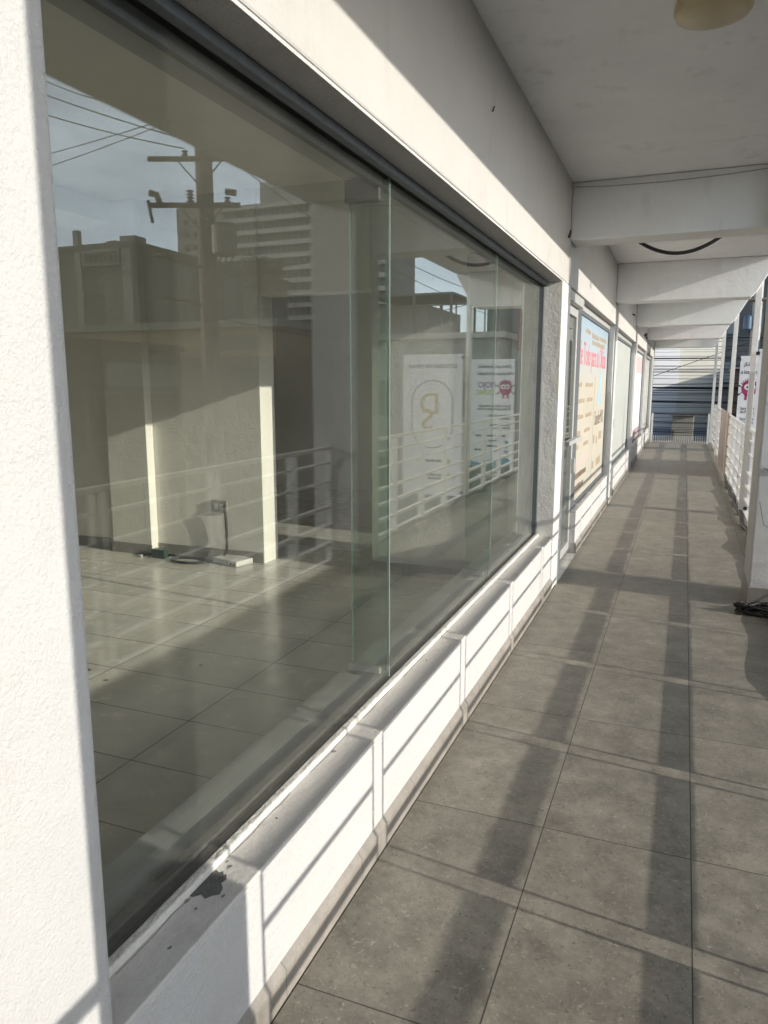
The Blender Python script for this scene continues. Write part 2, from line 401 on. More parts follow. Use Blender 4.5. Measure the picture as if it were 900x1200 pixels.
# --- second shop: door and window ------------------------------------------
X2 = -.97
d = part(MB().box(X2-.025, X2+.02, 6.17, 6.23, .02, 2.28).box(X2-.025, X2+.02, 6.23, 7.10, 2.20, 2.28).box(X2-.025, X2+.02, 6.23, 7.10, .02, .12)
         .box(X2-.025, X2+.02, 7.10, 7.168, .02, 2.28), "door", ALU2, .003); plabel(d, "aluminium framed glass door of the second shop")
part(MB().box(X2-.005, X2+.003, 6.231, 7.099, .121, 2.199), "pane", GLASS, 0, d)
part(MB().box(X2+.0205, X2+.075, 6.55, 7.42, 1.075, 1.115), "push_bar", ALU2, .005, d)
part(MB().box(X2+.0205, X2+.05, 7.112, 7.155, .78, .92), "lock", ALU2, .004, d)
part(MB().box(-1.24, W-.02, 6.17, 7.165, 2.282, 2.3612), "door_head", ALU2, .003, d)
def shop_window(y0, y1, stile=.06):
    w = part(MB().box(X2-.03, X2+.02, y0, y0+stile, .4105, 2.30).box(X2-.03, X2+.02, y1-.045, y1, .4105, 2.30)
             .box(X2-.03, X2+.02, y0+stile, y1-.045, 2.26, 2.30).box(X2-.03, X2+.02, y0+stile, y1-.045, .4105, .45), "window", ALU, .003)
    part(MB().box(X2-.004, X2+.004, y0+stile, y1-.045, .45, 2.26), "pane", GLASS, 0, w)
    part(MB().box(X2-.028, X2+.021, y0, y1, 2.3005, 2.3612), "frame_head", ALU2, .002, w)
    return w
shop_window(7.171, 10.25, .26); part(MB().box(-1.1, W-.015, 10.2505, 10.4195, .41, 2.36), "reveal", WHITE)
shop_window(11.24, 14.55); part(MB().box(-1.1, W-.015, 14.5505, 14.7195, .41, 2.36), "reveal", WHITE)
shop_window(15.41, 18.65); part(MB().box(-1.1, W-.015, 18.6505, 18.849, .41, 2.36), "reveal", WHITE)
shop_window(19.51, 22.5); part(MB().box(-1.1, W-.015, 22.5005, 22.699, .41, 2.36), "reveal", WHITE)
for a, b in ((10.661, 11.23), (15.051, 15.40), (19.151, 19.5)):
    q = part(MB().box(X2-.04, X2, a, b, 0.01, 2.36), "door", ALU2, .003)
    part(MB().tube([(X2+.001, b-.1, 1.0), (X2+.05, b-.1, 1.0), (X2+.05, b-.1, 1.12), (X2+.001, b-.1, 1.12)], .008, 6), "handle", ALU, 0, q)

# ------------------------------------------------------------------ posters in the shop windows
po = thing("window_poster", "big blue and cream poster with red heading filling the second shop's window", "poster", (X2-.01, 8.8, .45))
part(MB().box(X2+.0045, X2+.007, 7.44, 10.20, .452, 2.258), "sheet", POSTER, 0, po)
XP = X2+.0072
text("de Todo para tu Oficina", .33, REDI, (XP, 7.46, 1.80), FACE_WALK, po, "heading", sx=.80)
def bars(rows, mat, name, h=.03, face="walk", X=XP):
    for y0, y1, z in rows:
        mb = MB(); t = y0
        while t < y1-.02:
            L = min(random.uniform(.06, .2), y1-t); mb.box(X, X+.0012, t, t+L, z, z+h*random.uniform(.8, 1.1)); t += L+random.uniform(.015, .03)
        part(mb, name, mat, 0, po)
bars([(7.9, 8.3, 2.12), (8.45, 9.1, 2.10), (9.2, 10.0, 2.11), (8.5, 9.8, 2.03)], TANI, "print_line", .05)
bars([(7.5, 7.75, 1.58), (8.05, 8.7, 1.58), (7.5, 8.05, 1.42), (8.2, 8.75, 1.42), (7.5, 8.0, 1.26), (8.15, 8.7, 1.26), (7.5, 7.8, 1.10), (8.1, 8.6, 1.10), (7.5, 7.72, .96), (8.1, 8.5, .96)], TANI, "print_line", .045)
bars([(7.5, 8.5, .80), (8.75, 9.0, .80)], PINKI, "print_line", .035)
bars([(7.5, 8.4, .66), (7.5, 8.2, .545)], BROWNI, "print_line", .055)
bars([(9.0, 9.15, .92), (9.3, 9.42, .90), (9.6, 9.9, .93), (9.0, 9.2, .62), (9.4, 9.9, .62)], TANI, "print_line", .10)
part(MB().prism([(9.25, 1.36), (9.5, 1.78), (9.75, 1.36), (9.62, 1.36), (9.5, 1.60), (9.38, 1.36)], XP, XP+.0014, "YZ"), "emblem", BLUEI, 0, po)
text("SanderMX", .24, BROWNI, (XP, 9.05, 1.13), FACE_WALK, po, "lettering", sx=.95)
part(MB().box(XP, XP+.001, 8.92, 8.93, .5, 1.7), "divider_line", TANI, 0, po)
fs = tag(MB().box(X2+.0045, X2+.006, 11.31, 14.5, .455, 2.255).build("window_film", FROST), "pale plain film stuck over the third shop's window", "window film")
po2 = thing("window_poster", "narrow looking pink and white poster in the fourth shop's window", "poster", (X2-.01, 17, .45))
part(MB().box(X2+.0045, X2+.007, 15.48, 18.6, .452, 2.258), "sheet", VINYL, 0, po2)
part(MB().box(XP, XP+.001, 15.6, 18.5, 1.85, 2.2), "pink_band", PINKI, 0, po2)
part(MB().box(XP, XP+.001, 15.6, 18.5, .46, .66), "pink_band", plain("maroon_ink", (.42, .30, .32), .5), 0, po2)
tag(MB().box(X2+.0045, X2+.006, 19.58, 22.44, .455, 2.255).build("window_film", FROST), "pale plain film stuck over the last shop's window at the corridor end", "window film")

# ------------------------------------------------------------------ railing
ZB = [(.055, .030), (.215, .030), (.378, .030), (.545, .025), (.768, .016), (.932, .018)]
def railing(label, y0, y1, n, cuts=None):
    ys = cuts or [y0+(y1-y0)*i/n for i in range(n+1)]
    r = thing("railing", label, "railing", (RX, (y0+y1)/2, 0), "white steel railing sections along the walkway")
    for a, b in zip(ys, ys[1:]):
        p = MB()
        a2, b2 = a+.040, b-.040
        for y in (a2, b2-.007): p.box(RX-.026, RX+.026, y, y+.007, .0, 1.045)
        m = (a2+b2)/2; p.box(RX-.02, RX+.02, m-.012, m+.012, .0, .041)
        pn = p.build("panel", RAILW, r, .002)
        for z, t in ZB:
            MB().box(RX-.8*t, RX+.8*t, a2+.0072, b2-.0072, z-t/2, z+t/2).build("bar", RAILW, pn)
    MB().box(RX-.026, RX+.026, y0, y1, 1.0455, 1.075).build("handrail", RAILW, r, .004)
    return r
railing("white railing section behind the nearest column, partly out of view", -3.4, .71, 4)
railing("white railing section between the two concrete columns, seen mirrored in the near window", 1.17, 5.84, 5, [1.17, 1.97, 3.03, 4.09, 5.14, 5.84])
railing("white railing section just past the concrete column with the coiled cables", 6.34, 10.13, 4, [6.34, 7.38, 8.30, 9.20, 10.13])
railing("white railing section beside the lice clinic banner", 10.22, 14.39, 4)
railing("white railing section behind the brown panel", 14.48, 18.69, 4)
railing("farthest white railing section at the corridor end", 18.78, 22.0, 3)
pp = tag(MB().box(RX-.05, RX-.034, 14.2, 17.05, .02, 1.12).build("rail_panel", RUST, None, .004), "solid brown panel tied against the far railing", "panel")
# end barrier across the corridor
eg = thing("end_barrier", "low white barrier with pickets closing the far end of the corridor", "railing", (0, 22.3, 0))
for x in (-.80, .66): MB().box(x-.025, x+.025, 22.28, 22.33, 0, .82).build("post", RAILW, eg, .003)
mb = MB()
for k in range(24): mb.box(-.75+k*.058, -.735+k*.058, 22.298, 22.312, .02, .20)
mb.build("picket_row", RAILW, eg)
for z in (.22, .38, .54, .70, .80): MB().box(-.774, .634, 22.295, 22.315, z-.007, z+.007).build("bar", DARKM, eg)

# ------------------------------------------------------------------ banners hung outside the railing
def disc(mb, cx, cz, y, rx, rz, t=.0014, n=28):
    mb.prism([(cx+rx*math.cos(2*math.pi*k/n), cz+rz*math.sin(2*math.pi*k/n)) for k in range(n)], y, y+t, "XZ")
def ring(mb, pts, w, y, t=.0012):
    for a, b in zip(pts, pts[1:]):
        dx, dz = b[0]-a[0], b[1]-a[1]; L = math.hypot(dx, dz) or 1; nx, nz = -dz/L*w/2, dx/L*w/2
        ex, ez = dx/L*w*.3, dz/L*w*.3
        mb.prism([(a[0]-ex+nx, a[1]-ez+nz), (b[0]+ex+nx, b[1]+ez+nz), (b[0]+ex-nx, b[1]+ez-nz), (a[0]-ex-nx, a[1]-ez-nz)], y, y+t, "XZ")
def sheet(x0, x1, y, z0, z1, parent, mat):
    """a hanging vinyl sheet with a slight wave and real thickness"""
    mb = MB(); n = 10; rows = []
    for side in (0, 1):
        rows.append([[mb.bm.verts.new((x0+(x1-x0)*i/n, y+.006*side+.0, z0+(z1-z0)*j/n)) for i in range(n+1)] for j in range(n+1)])
    for side in (0, 1):
        for j in range(n):
            for i in range(n):
                g = rows[side]; mb.bm.faces.new((g[j][i], g[j][i+1], g[j+1][i+1], g[j+1][i]))
    f, b = rows
    for i in range(n):
        mb.bm.faces.new((f[0][i], f[0][i+1], b[0][i+1], b[0][i])); mb.bm.faces.new((f[n][i], f[n][i+1], b[n][i+1], b[n][i]))
        mb.bm.faces.new((f[i][0], f[i+1][0], b[i+1][0], b[i][0])); mb.bm.faces.new((f[i][n], f[i+1][n], b[i+1][n], b[i][n]))
    return mb.build("sheet", mat, parent)
def rows_of_bars(rows, y, mat, name, parent, h=.022):
    for x0, x1, z in rows:
        mb = MB(); t = x0
        while t < x1-.01:
            L = min(random.uniform(.03, .09), x1-t); mb.box(t, t+L, y, y+.001, z, z+h); t += L+.012
        mb.build(name, mat, parent)

b1 = thing("banner", "tall white nail studio banner with an oval gold monogram, hung outside the railing", "banner", (1.2, 10.05, 0))
Y1 = 10.03
sheet(.79, 1.66, Y1, .05, 2.02, b1, VINYL)
YT = Y1-.0016
text("ESTUDIO DE UÑAS", .075, INK, (1.225, YT, 1.83), FACE_CAM, b1, align="CENTER", spacing=1.12)
mb = MB(); pts = []
for k in range(49):
    a = 2*math.pi*k/48; cz = 1.36 if math.sin(a) >= 0 else 1.02
    pts.append((1.225+.30*math.cos(a), cz+.30*math.sin(a)))
ring(mb, pts+[pts[0]], .012, YT); mb.build("oval_frame", INK, b1)
text("D", .42, GOLD, (1.11, YT, 1.20), FACE_CAM, b1, "monogram")
text("S", .42, GOLD, (1.20, YT-.0014, .98), FACE_CAM, b1, "monogram")
mb = MB(); disc(mb, .99, .53, YT, .045, .045); disc(mb, .99, .33, YT, .045, .045); mb.build("icon", GOLD, b1)
rows_of_bars([(1.08, 1.45, .52), (1.08, 1.40, .32), (1.08, 1.3, .27)], YT, INK, "print_line", b1, .035)
for z in (.1, 1.97): MB().box(.76, .80, Y1-.012, Y1+.014, z-.02, z+.02).build("strap", BLACK, b1)

b2 = thing("banner", "white lice clinic banner with a round magenta bug emblem, standing outside the railing", "banner", (1.2, 13.5, 0))
Y2 = 13.5
sheet(.807, 1.607, Y2, .12, 2.06, b2, VINYL)
YT = Y2-.0016
text("¿Listo para combatir", .098, INK, (.865, YT, 1.90), FACE_CAM, b2, sx=.78)
text("a los piojos en la familia?", .092, INK, (.825, YT, 1.775), FACE_CAM, b2, sx=.74)
BX = .968
em = MB(); disc(em, BX, 1.54, YT, .118, .125)
for k in range(9):
    a = R(90+(k-4)*14); em.prism([(BX+.11*math.cos(a-.13), 1.54+.115*math.sin(a-.13)), (BX+.11*math.cos(a+.13), 1.54+.115*math.sin(a+.13)), (BX+.165*math.cos(a), 1.54+.175*math.sin(a))], YT, YT+.0011, "XZ")
for x in (BX-.045, BX+.04): em.box(x-.018, x+.018, YT, YT+.0012, 1.355, 1.44)
EM = em.build("bug_emblem", MAGENTA, b2)
for sx in (-1, 1):
    for dz, ln, dn in ((.02, .038, .05), (-.06, .035, -.07)):
        lg = MB()
        ring(lg, [(BX+sx*.11, 1.54+dz), (BX+sx*(.11+ln), 1.54+dz+dn*.5)], .012, YT-.0003)
        disc(lg, BX+sx*(.115+ln), 1.54+dz+dn*.5, YT-.0006, .016, .016)
        lg.build("bug_leg", INK, EM)
e = MB(); disc(e, BX-.035, 1.565, YT-.0014, .042, .044); disc(e, BX+.045, 1.565, YT-.0014, .042, .044); e.build("bug_eyes", WHITEI, EM)
e = MB(); disc(e, BX-.030, 1.562, YT-.0028, .018, .02); disc(e, BX+.04, 1.562, YT-.0028, .018, .02); e.build("bug_pupils", INK, EM)
text("PIOJO", .155, PURPLE, (1.15, YT, 1.55), FACE_CAM, b2, sx=.80)
text("CLINIC", .13, LIME, (1.17, YT, 1.42), FACE_CAM, b2, sx=.86)
for i, (s, z) in enumerate((("Servicio médico en extracción", 1.20), ("de Piojos garantizado en 1 hora", 1.145), ("Servicio en persona y", 1.03), ("a domicilio", .975), ("Productos para uso", .86), ("en casa y escuela", .805))):
    text(s, .068, INK, (.86, YT, z), FACE_CAM, b2, sx=.72)
rows_of_bars([(.95, 1.05, .66), (1.12, 1.3, .66), (1.4, 1.5, .66), (1.05, 1.25, .57), (1.05, 1.3, .47), (1.4, 1.52, .40), (1.05, 1.2, .38)], YT, INK, "print_line", b2, .03)
e = MB()
for z in (.54, .45, .36): e.box(.90, .955, YT, YT+.001, z, z+.05)
e.build("icon", TEAL, b2)
e = MB(); e.prism([(.802, .124), (1.598, .124), (1.598, .20), (1.4, .16), (1.2, .24), (1.0, .30), (.802, .22)], YT, YT+.001, "XZ"); e.build("wave_band", TEAL, b2)
for z in (.2, 2.0): MB().box(.785, .812, Y2-.012, Y2+.014, z-.02, z+.02).build("strap", BLACK, b2)
MB().box(1.17, 1.21, Y2+.02, Y2+.05, -.05, 2.0).build("stand", DARKM, b2)
MB().box(.95, 1.45, Y2-.1, Y2+.2, -.10, -.05).build("stand_foot", CONC, b2)

# ------------------------------------------------------------------ walkway odds and ends
lamp = thing("ceiling_lamp", "round beige drum lamp flush on the walkway ceiling", "lamp", (.01, 3.40, CZ))
MB().lathe([(.150, CZ-.001), (.150, CZ-.028)], .01, 3.40, 40).build("base_ring", RAILW, lamp, smooth=False)
MB().lathe([(.136, CZ-.0285), (.143, CZ-.05), (.143, CZ-.072), (.135, CZ-.088), (.11, CZ-.095), (.0, CZ-.098)], .01, 3.40, 40).build("shade", LAMPM, lamp, smooth=True)

def sag(a, b, drop, n=14, jit=0):
    a, b = Vector(a), Vector(b)
    return [a.lerp(b, i/n) + Vector((random.uniform(-jit, jit), random.uniform(-jit, jit), -drop*4*(i/n)*(1-i/n)+random.uniform(-jit, jit))) for i in range(n+1)]
tag(MB().tube(sag((-.715, 7.28, CZ+.005), (.455, 7.32, CZ+.005), .362, 26), .016, 8).build("hanging_cable", BLACK, None, smooth=True), "thick black cable sagging in an arc from the ceiling past the first beam", "cable")
st = [(-.872, 5.99, 2.40)]+[(-.872+.004*math.sin(k*2), 5.985, 2.45+k*.08) for k in range(8)]+[(-.86, 6.0, 3.06), (-.6, 6.005, 3.045), (-.2, 6.005, 3.04), (.2, 6.005, 3.05), (.6, 6.005, 3.075), (.93, 6.0, 3.09)]
tag(MB().tube(st, .0035, 6).build("thin_wire", plain("dirty_wire", (.40, .38, .34), .7), None), "thin painted wire running along the top of the first beam and down its corner", "wire")
def squiggle(c, n, s, r, name, label, mat=BLACK):
    p = Vector(c); pts = [p.copy()]
    for _ in range(n):
        p = p + Vector((random.uniform(-.2, .5)*s, random.uniform(-1, 1)*s, random.uniform(-1, .8)*s)); p.x = max(p.x, W+.006); pts.append(p.copy())
    return tag(MB().tube(pts, r, 6).build(name, mat, None), label, "wire")
squiggle((W+.012, 5.93, 2.74), 7, .028, .006, "loose_wire", "short black wire stub poking from the wall under the first beam")
squiggle((W+.012, 17.2, 2.66), 9, .06, .012, "loose_wire", "tangled black wire stub on the wall far down by the third beam")
squiggle((W+.012, 13.2, 2.75), 5, .03, .008, "loose_wire", "small dark wire stub on the upper wall above the third shop's window")
squiggle((W+.006, 3.52, 2.83), 3, .014, .003, "loose_wire", "tiny wire stub on the upper wall above the near window")

# tangle of black cables at the foot of the column
pts = []; p = Vector((.47, 5.62, .02))
for k in range(150):
    a = k*.62+random.uniform(-.3, .3); rr = random.uniform(.05, .15)
    pts.append((.62+rr*1.25*math.cos(a)-.02, 5.70+rr*.75*math.sin(a), .012+random.uniform(0, .055)))
pts += [(.50, 5.64, .02), (.46, 5.60, .010), (.435, 5.62, .009), (.45, 5.67, .009), (.52, 5.69, .02)]
co = tag(MB().tube(pts, .0065, 6).build("cable_coil", BLACK, None, smooth=True), "tangled coil of black cable on the floor at the foot of the column", "cable")
def bundle(y0, y1, label, z=.05, amp=.014, r=.030, n=60):
    pts = []; rs = []
    ph = random.random()*6
    for k in range(n+1):
        t = k/n; y = y0+(y1-y0)*t
        pts.append((RX-.035-r+(.010 if amp > .008 else .002)*math.sin(y*5+ph), y, r+z+amp*math.sin(y*3.1+ph)+(.010 if amp > .008 else .001)*math.sin(y*7.3)))
        rs.append(r*(1+.08*math.sin(y*4.3+ph))*min(1, .35+t*4, .35+(1-t)*4))
    return tag(MB().tube(pts, rs, 8).build("cable_bundle", BLACK, None, smooth=True), label, "cable")
bundle(6.45, 14.1, "thick dark cable bundle lying along the foot of the railing past the column", .012, .010, .026)
bundle(4.0, 5.75, "thick dark cable bundle along the foot of the railing before the column", .008, .006, .036, 40)

tag(MB().tube([(.60, 5.842, 1.50), (.66, 5.80, 1.30), (.74, 5.79, 1.12), (.80, 5.83, 1.02), (.83, 5.842, .88), (.82, 5.84, .60), (.84, 5.842, .40), (.81, 5.84, .22), (.80, 5.80, .06), (.72, 5.74, .02)], .0035, 6).build("column_cable_shadow", GREYW, None, smooth=True), "thin grey strand drawn as the shadow of a slack cable, running down the street side of the concrete column to the coil", "cable")  # column cables, thin and grey to stand for shadows of street-side cables
tag(MB().tube([(.55, 5.843, 1.02), (.63, 5.78, .99), (.72, 5.77, .90), (.78, 5.78, .72), (.70, 5.80, .55), (.58, 5.82, .62), (.545, 5.84, .78)], .003, 6).build("column_cable_shadow", GREYW, None, smooth=True), "looped thin grey strand drawn as a cable shadow on the near face of the concrete column", "cable")

# things inside the shop
oc = thing("power_outlet", "grey power outlet plate on the shop's side wall", "outlet", (-3.90, 5.70, .50))
MB().box(-3.99, -3.82, 5.678, 5.6995, .445, .555).build("plate", plain("outlet_grey", (.22, .21, .19), .5), oc, .005)
MB().box(-3.95, -3.915, 5.674, 5.6775, .475, .525).box(-3.895, -3.86, 5.674, 5.6775, .475, .525).build("socket", ALU2, oc, .002)
crd = [(-3.835, 5.672, .51), (-3.82, 5.65, .49), (-3.818, 5.655, .40), (-3.815, 5.66, .25), (-3.815, 5.65, .10), (-3.84, 5.62, .03), (-3.92, 5.58, .009)]
for k in range(20): crd.append((-4.12+.19*math.cos(k/19*2*math.pi+.3), 5.50+.10*math.sin(k/19*2*math.pi+.3), .009+.0006*k))
crd += [(-4.05, 5.61, .012), (-4.25, 5.60, .010), (-4.42, 5.56, .03)]
tag(MB().tube(crd, .012, 8).build("extension_cable", BLACK, None, smooth=True), "black power cable looping from the wall outlet across the shop floor", "cord")
ad = thing("power_adapter", "small dark green power adapter lying on the shop floor by the pilaster", "adapter", (-4.47, 5.53, 0))
MB().box(-4.55, -4.40, 5.50, 5.57, .001, .085).build("case", plain("dark_green_plastic", (.03, .06, .04), .4), ad, .006)
MB().tube([(-4.552, 5.53, .03), (-4.62, 5.50, .025), (-4.66, 5.52, .008)], .008, 6).build("plug_lead", BLACK, ad)
MB().box(-4.68, -4.645, 5.47, 5.50, .001, .025).build("plug", ALU2, ad, .003)
ro = thing("router_box", "flat white router box lying on the shop floor below the outlet", "router", (-3.72, 5.60, 0))
me = MB().box(-.16, .16, -.10, .10, .004, .055).build("case", plain("off_white_plastic", (.55, .55, .52), .4), None, .008)
me.parent = ro; me.rotation_euler = (0, 0, R(-16)); me.location = (0, 0, 0)
k = MB().box(.03, .05, -.1015, -.0995, .02, .035).box(.07, .10, -.1015, -.0995, .02, .036).box(.12, .135, -.1015, -.0995, .02, .03).build("port", BLACK, None); k.parent = me
mb = MB()
for x, y, s in ((-2.95, 2.95, .02), (-2.85, 3.02, .015), (-3.05, 3.1, .018), (-2.5, 3.4, .012)):
    mb.prism([(x-s, y-s*.5), (x, y-s*.8), (x+s, y), (x+s*.4, y+s*.6), (x-s*.5, y+s*.5)], .0006, .004)
struct(tag(mb.build("floor_debris", BROWNI, None), "few dark crumbs scattered on the shop floor", "debris"), "stuff")

# ------------------------------------------------------------------ the street outside (seen mirrored in the glass and at the end)
up = thing("utility_pole", "old wooden utility pole with two crossarms and a transformer, mirrored in the near window", "utility pole", (11, 18.9, -3.7))
PX, PY = 11, 18.9
MB().tube([(PX, PY, -3.7), (PX, PY, 3), (PX, PY, 9.0)], [.30, .26, .235], 14).build("pole", WOOD, up, smooth=True)
AD = Vector((.93, -.37, 0))
def arm(z, l0, l1, name):
    a = Vector((PX, PY-.2, z))-AD*l0*(-1); b = Vector((PX, PY-.2, z))-AD*l1
    m = MB(); m.tube([a, b], .075, 4); return m.build(name, WOOD, up), a, b
# left in the mirror is farther out in +x
_, a1, a2 = arm(7.85, 1.45, 1.2, "crossarm"); _, c1, c2 = arm(6.62, 1.5, 1.1, "crossarm")
def at(t, z): v = Vector((PX, PY-.2, z))+AD*t; return (v.x, v.y, v.z)
for z in (7.85, 6.62):
    for s in (1, -1): MB().tube([at(.62*s, z-.05), at(.05*s, z-.68)], .022, 6).build("brace", ALU, up)
def insul(t, z, r=.07, n=4):
    v = at(t, z); prof = []
    for k in range(n): prof += [(r*.5, v[2]+.075+k*.09), (r, v[2]+.10+k*.09), (r*.55, v[2]+.13+k*.09)]
    MB().lathe(prof, v[0], v[1], 12).build("insulator", PORC, up, smooth=False)
insul(.30, 6.62, .12, 4); insul(.40, 7.85, .10, 2); insul(-.5, 7.85, .10, 2); insul(-.75, 6.62, .1, 2)
MB().tube([at(1.45, 6.95), at(1.25, 6.9), at(1.15, 6.62)], .09, 8).build("cutout_fuse", PORC, up); MB().tube([at(1.5, 6.75), at(1.4, 6.15)], .05, 8).build("cutout_fuse", PORC, up)
MB().tube([at(-.7, 6.98), at(-1.0, 6.95)], .09, 8).build("cutout_fuse", PORC, up)
tr = at(-.62, 5.4)
MB().lathe([(.30, 5.25), (.36, 5.28), (.36, 6.05), (.30, 6.12), (.1, 6.16)], tr[0], tr[1], 20).build("transformer", STEELG, up)
for k in range(4):
    q = at(-.35-.18*k, 5.3); MB().tube(sag(q, at(-.10, 4.2+.2*k), .35, 10), .02, 6).build("drop_lead", BLACK, up)
MB().tube([at(.05, 4.95), at(1.3, 5.25)], .06, 4).build("spur_arm", WOOD, up)
MB().tube([at(.05, 3.9), at(1.2, 4.1)], .06, 4).build("spur_arm", WOOD, up)

def wire(a, b, drop, r, label, group="overhead street wires"):
    return tag(MB().tube(sag(a, b, drop, 16), r, 5).build("overhead_wire", BLACK, None), label, "wire", group)
wire(at(.4, 8.12), (17.4, 17.42, 9.94), .12, .016, "lowest of the three sloping overhead wires in the mirrored sky, tied to the top crossarm")
wire((9.0, 17.04, 7.4), (17.4, 17.98, 10.59), .10, .016, "middle of the three sloping overhead wires in the mirrored sky")
wire((9.5, 13.9, 7.5), (17.4, 19.4, 11.12), .08, .016, "highest of the three sloping overhead wires in the mirrored sky")
wire((9.0, 15.92, 8.04), (17.4, 18.33, 8.33), .05, .012, "upper of two thin service wires crossing the sky towards the street")
wire((9.0, 15.99, 8.05), (17.4, 18.49, 7.99), .06, .012, "lower of two thin service wires crossing the sky towards the street")
wire(at(-.5, 8.1), (9.5, 48, 6.4), .8, .016, "overhead wire running on from the pole towards the tower")
wire(at(-.9, 8.1), (8.0, 48, 6.9), .9, .016, "second overhead wire running on from the pole above the palm")
wire(at(.2, 5.0), (24, 34, 4.0), .5, .02, "sloping wire from the pole's spur arm to the distant office block")
wire(at(1.3, 5.3), (26, 24, 4.6), .4, .014, "thin wire from the spur arm tip to the far left")
wire(at(1.2, 4.1), (26, 22, 2.6), .4, .014, "lower thin wire from the second spur arm to the far left")
wire(at(.1, 3.6), (5.0, 42, 3.0), .4, .02, "drooping wire from the pole over the roof terrace")
wire((8.6, 26, 3.9), (4.2, 30, 5.4), .2, .014, "thin wire crossing above the roof terrace canopy")

# tower with balcony bands
def windows_on(face, x0, x1, z0, z1, y, cols, rows, mat, parent, w=.6, h=.6, limit=90):
    n = 0
    for r_ in range(rows):
        for c_ in range(cols):
            if n >= limit: return
            cx = x0+(x1-x0)*(c_+.5)/cols; cz = z0+(z1-z0)*(r_+.5)/rows; hw = (x1-x0)/cols*w/2; hh = (z1-z0)/rows*h/2
            MB().box(cx-hw, cx+hw, y-.06, y+.05, cz-hh, cz+hh).build("window", mat, parent); n += 1
TW = thing("tower_block", "tall pale hotel tower with horizontal balcony bands behind the palm, mirrored in the near window", "building", (85, 165, -3.7))
TWALL = plain("tower_wall", (.42, .40, .36), .8, 0, .15, .2); TBAND = plain("tower_band", (.62, .60, .54), .8, 0, .1, .2)
TGL = facade_mat("tower_glazing", (.30, .29, .27), (.10, .105, .11), 3, 1.6, 0)
MB().box(63.5, 107, 165, 185, -3.7, 44.5).build("core", TGL, TW)
z = 2.4
while z < 45:
    MB().box(63.1, 107.4, 163.4, 165, z, z+1.05).build("balcony_band", TBAND, TW); z += 2.93
MB().box(107.41, 121.5, 166, 184, -3.7, 46).build("wing", TWALL, TW)
windows_on("y", 109, 120, 6, 44, 166, 4, 12, INK, TW, .45, .4)
MB().box(84, 98, 168, 180, 44.5, 50.5).build("penthouse", TWALL, TW); MB().box(70, 80, 168, 178, 44.5, 48).build("penthouse", TBAND, TW)
# office block on the left of the mirror view
OB = thing("office_block", "boxy grey office block with a rooftop sign board, mirrored at the near window's left", "building", (87, 100, -3.7))
OBW = plain("office_wall", (.26, .25, .22), .8, 0, .15, .2); OBL = plain("office_trim", (.50, .49, .45), .8, 0, .1, .2)
MB().box(81, 100, 100, 150, -3.7, 23.6).build("body", OBW, OB)
for x0, x1 in ((81.2, 83.0), (91.4, 92.6)): MB().box(x0, x1, 99.5, 100, -3.7, 23.0).build("pier", OBL, OB)
MB().box(83.4, 91.0, 99.4, 100, 20.7, 23.2).build("sign_board", OBL, OB)
mb = MB()
for k in range(7): mb.box(83.9+k, 84.6+k, 99.25, 99.399, 21.2, 22.7).box(83.9+k, 84.5+k, 99.2, 99.251, 21.7, 22.1)
mb.build("sign_letters", INK, OB)
MB().box(80.6, 100.3, 99.8, 150, 23.601, 24.2).build("roof_edge", OBW, OB)
for k in range(6): MB().box(80.85, 81, 104+k*7, 108+k*7, 4, 22).build("window", TWALL, OB)
for x, y, w_, h_ in ((84, 104, 3, 1.8), (93, 110, 2.2, 2.6), (83, 120, 4, 1.5), (96, 104, 1.0, 3.4)):
    MB().box(x, x+w_, y, y+w_, 24.201, 24.2+h_).build("roof_unit", OBL, OB)
# low yellow shop house
YH = thing("yellow_shop_house", "low ochre painted shop house across the street behind the utility pole", "building", (16, 26, -3.7))
MB().box(10.6, 22, 22, 30, -3.7, 3.5).build("wall", plain("ochre_wall", (.48, .36, .20), .8, 0, .12, 1), YH)
MB().box(10.4, 22.2, 21.8, 30.2, 3.501, 3.75).build("roof", CONC, YH)
MB().box(10.62, 21.9, 21.7, 21.999, -3.7, 2.55).build("shopfront", plain("dark_shopfront", (.10, .09, .07), .7, 0, .3, 1.2), YH)
windows_on("y", 11.2, 21, -3.0, 2.2, 21.7, 4, 2, DARKM, YH, .4, .5)
MB().box(11.2, 13.0, 21.95, 21.9995, 2.75, 3.25).build("vent_panel", DARKM, YH)
# row of shaded houses across the street (faces us)
ROWL = ["long low brown shop house across the street opposite the near column", "olive two storey shop house across the street left of the pole", "grey shop house with a pale sign board across the street"]
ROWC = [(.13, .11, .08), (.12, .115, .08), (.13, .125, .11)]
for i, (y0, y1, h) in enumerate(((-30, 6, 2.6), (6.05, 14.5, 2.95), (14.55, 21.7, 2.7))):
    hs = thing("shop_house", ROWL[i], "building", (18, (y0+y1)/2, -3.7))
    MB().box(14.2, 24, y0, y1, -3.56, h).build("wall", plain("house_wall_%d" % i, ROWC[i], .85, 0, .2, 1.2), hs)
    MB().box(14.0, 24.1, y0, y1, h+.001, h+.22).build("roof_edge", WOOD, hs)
    nwin = max(2, int((y1-y0)/2.6))
    for k in range(min(nwin, 8)):
        cy = y1-(k+.5)*2.6
        if cy < y0+.8: break
        f = MB().box(14.10, 14.199, cy-.75, cy+.75, -.2, 1.4).build("window", CONC, hs)
        MB().box(14.06, 14.0995, cy-.65, cy+.65, -.1, 1.3).build("pane", DARKM, f)
        MB().box(14.12, 14.199, cy-1.0, cy+1.0, -3.5, -1.2).build("shutter", STEELG, hs)
sg = thing("shop_sign", "pale shop sign board on the grey house across the street", "sign", (14.1, 19.5, 1))
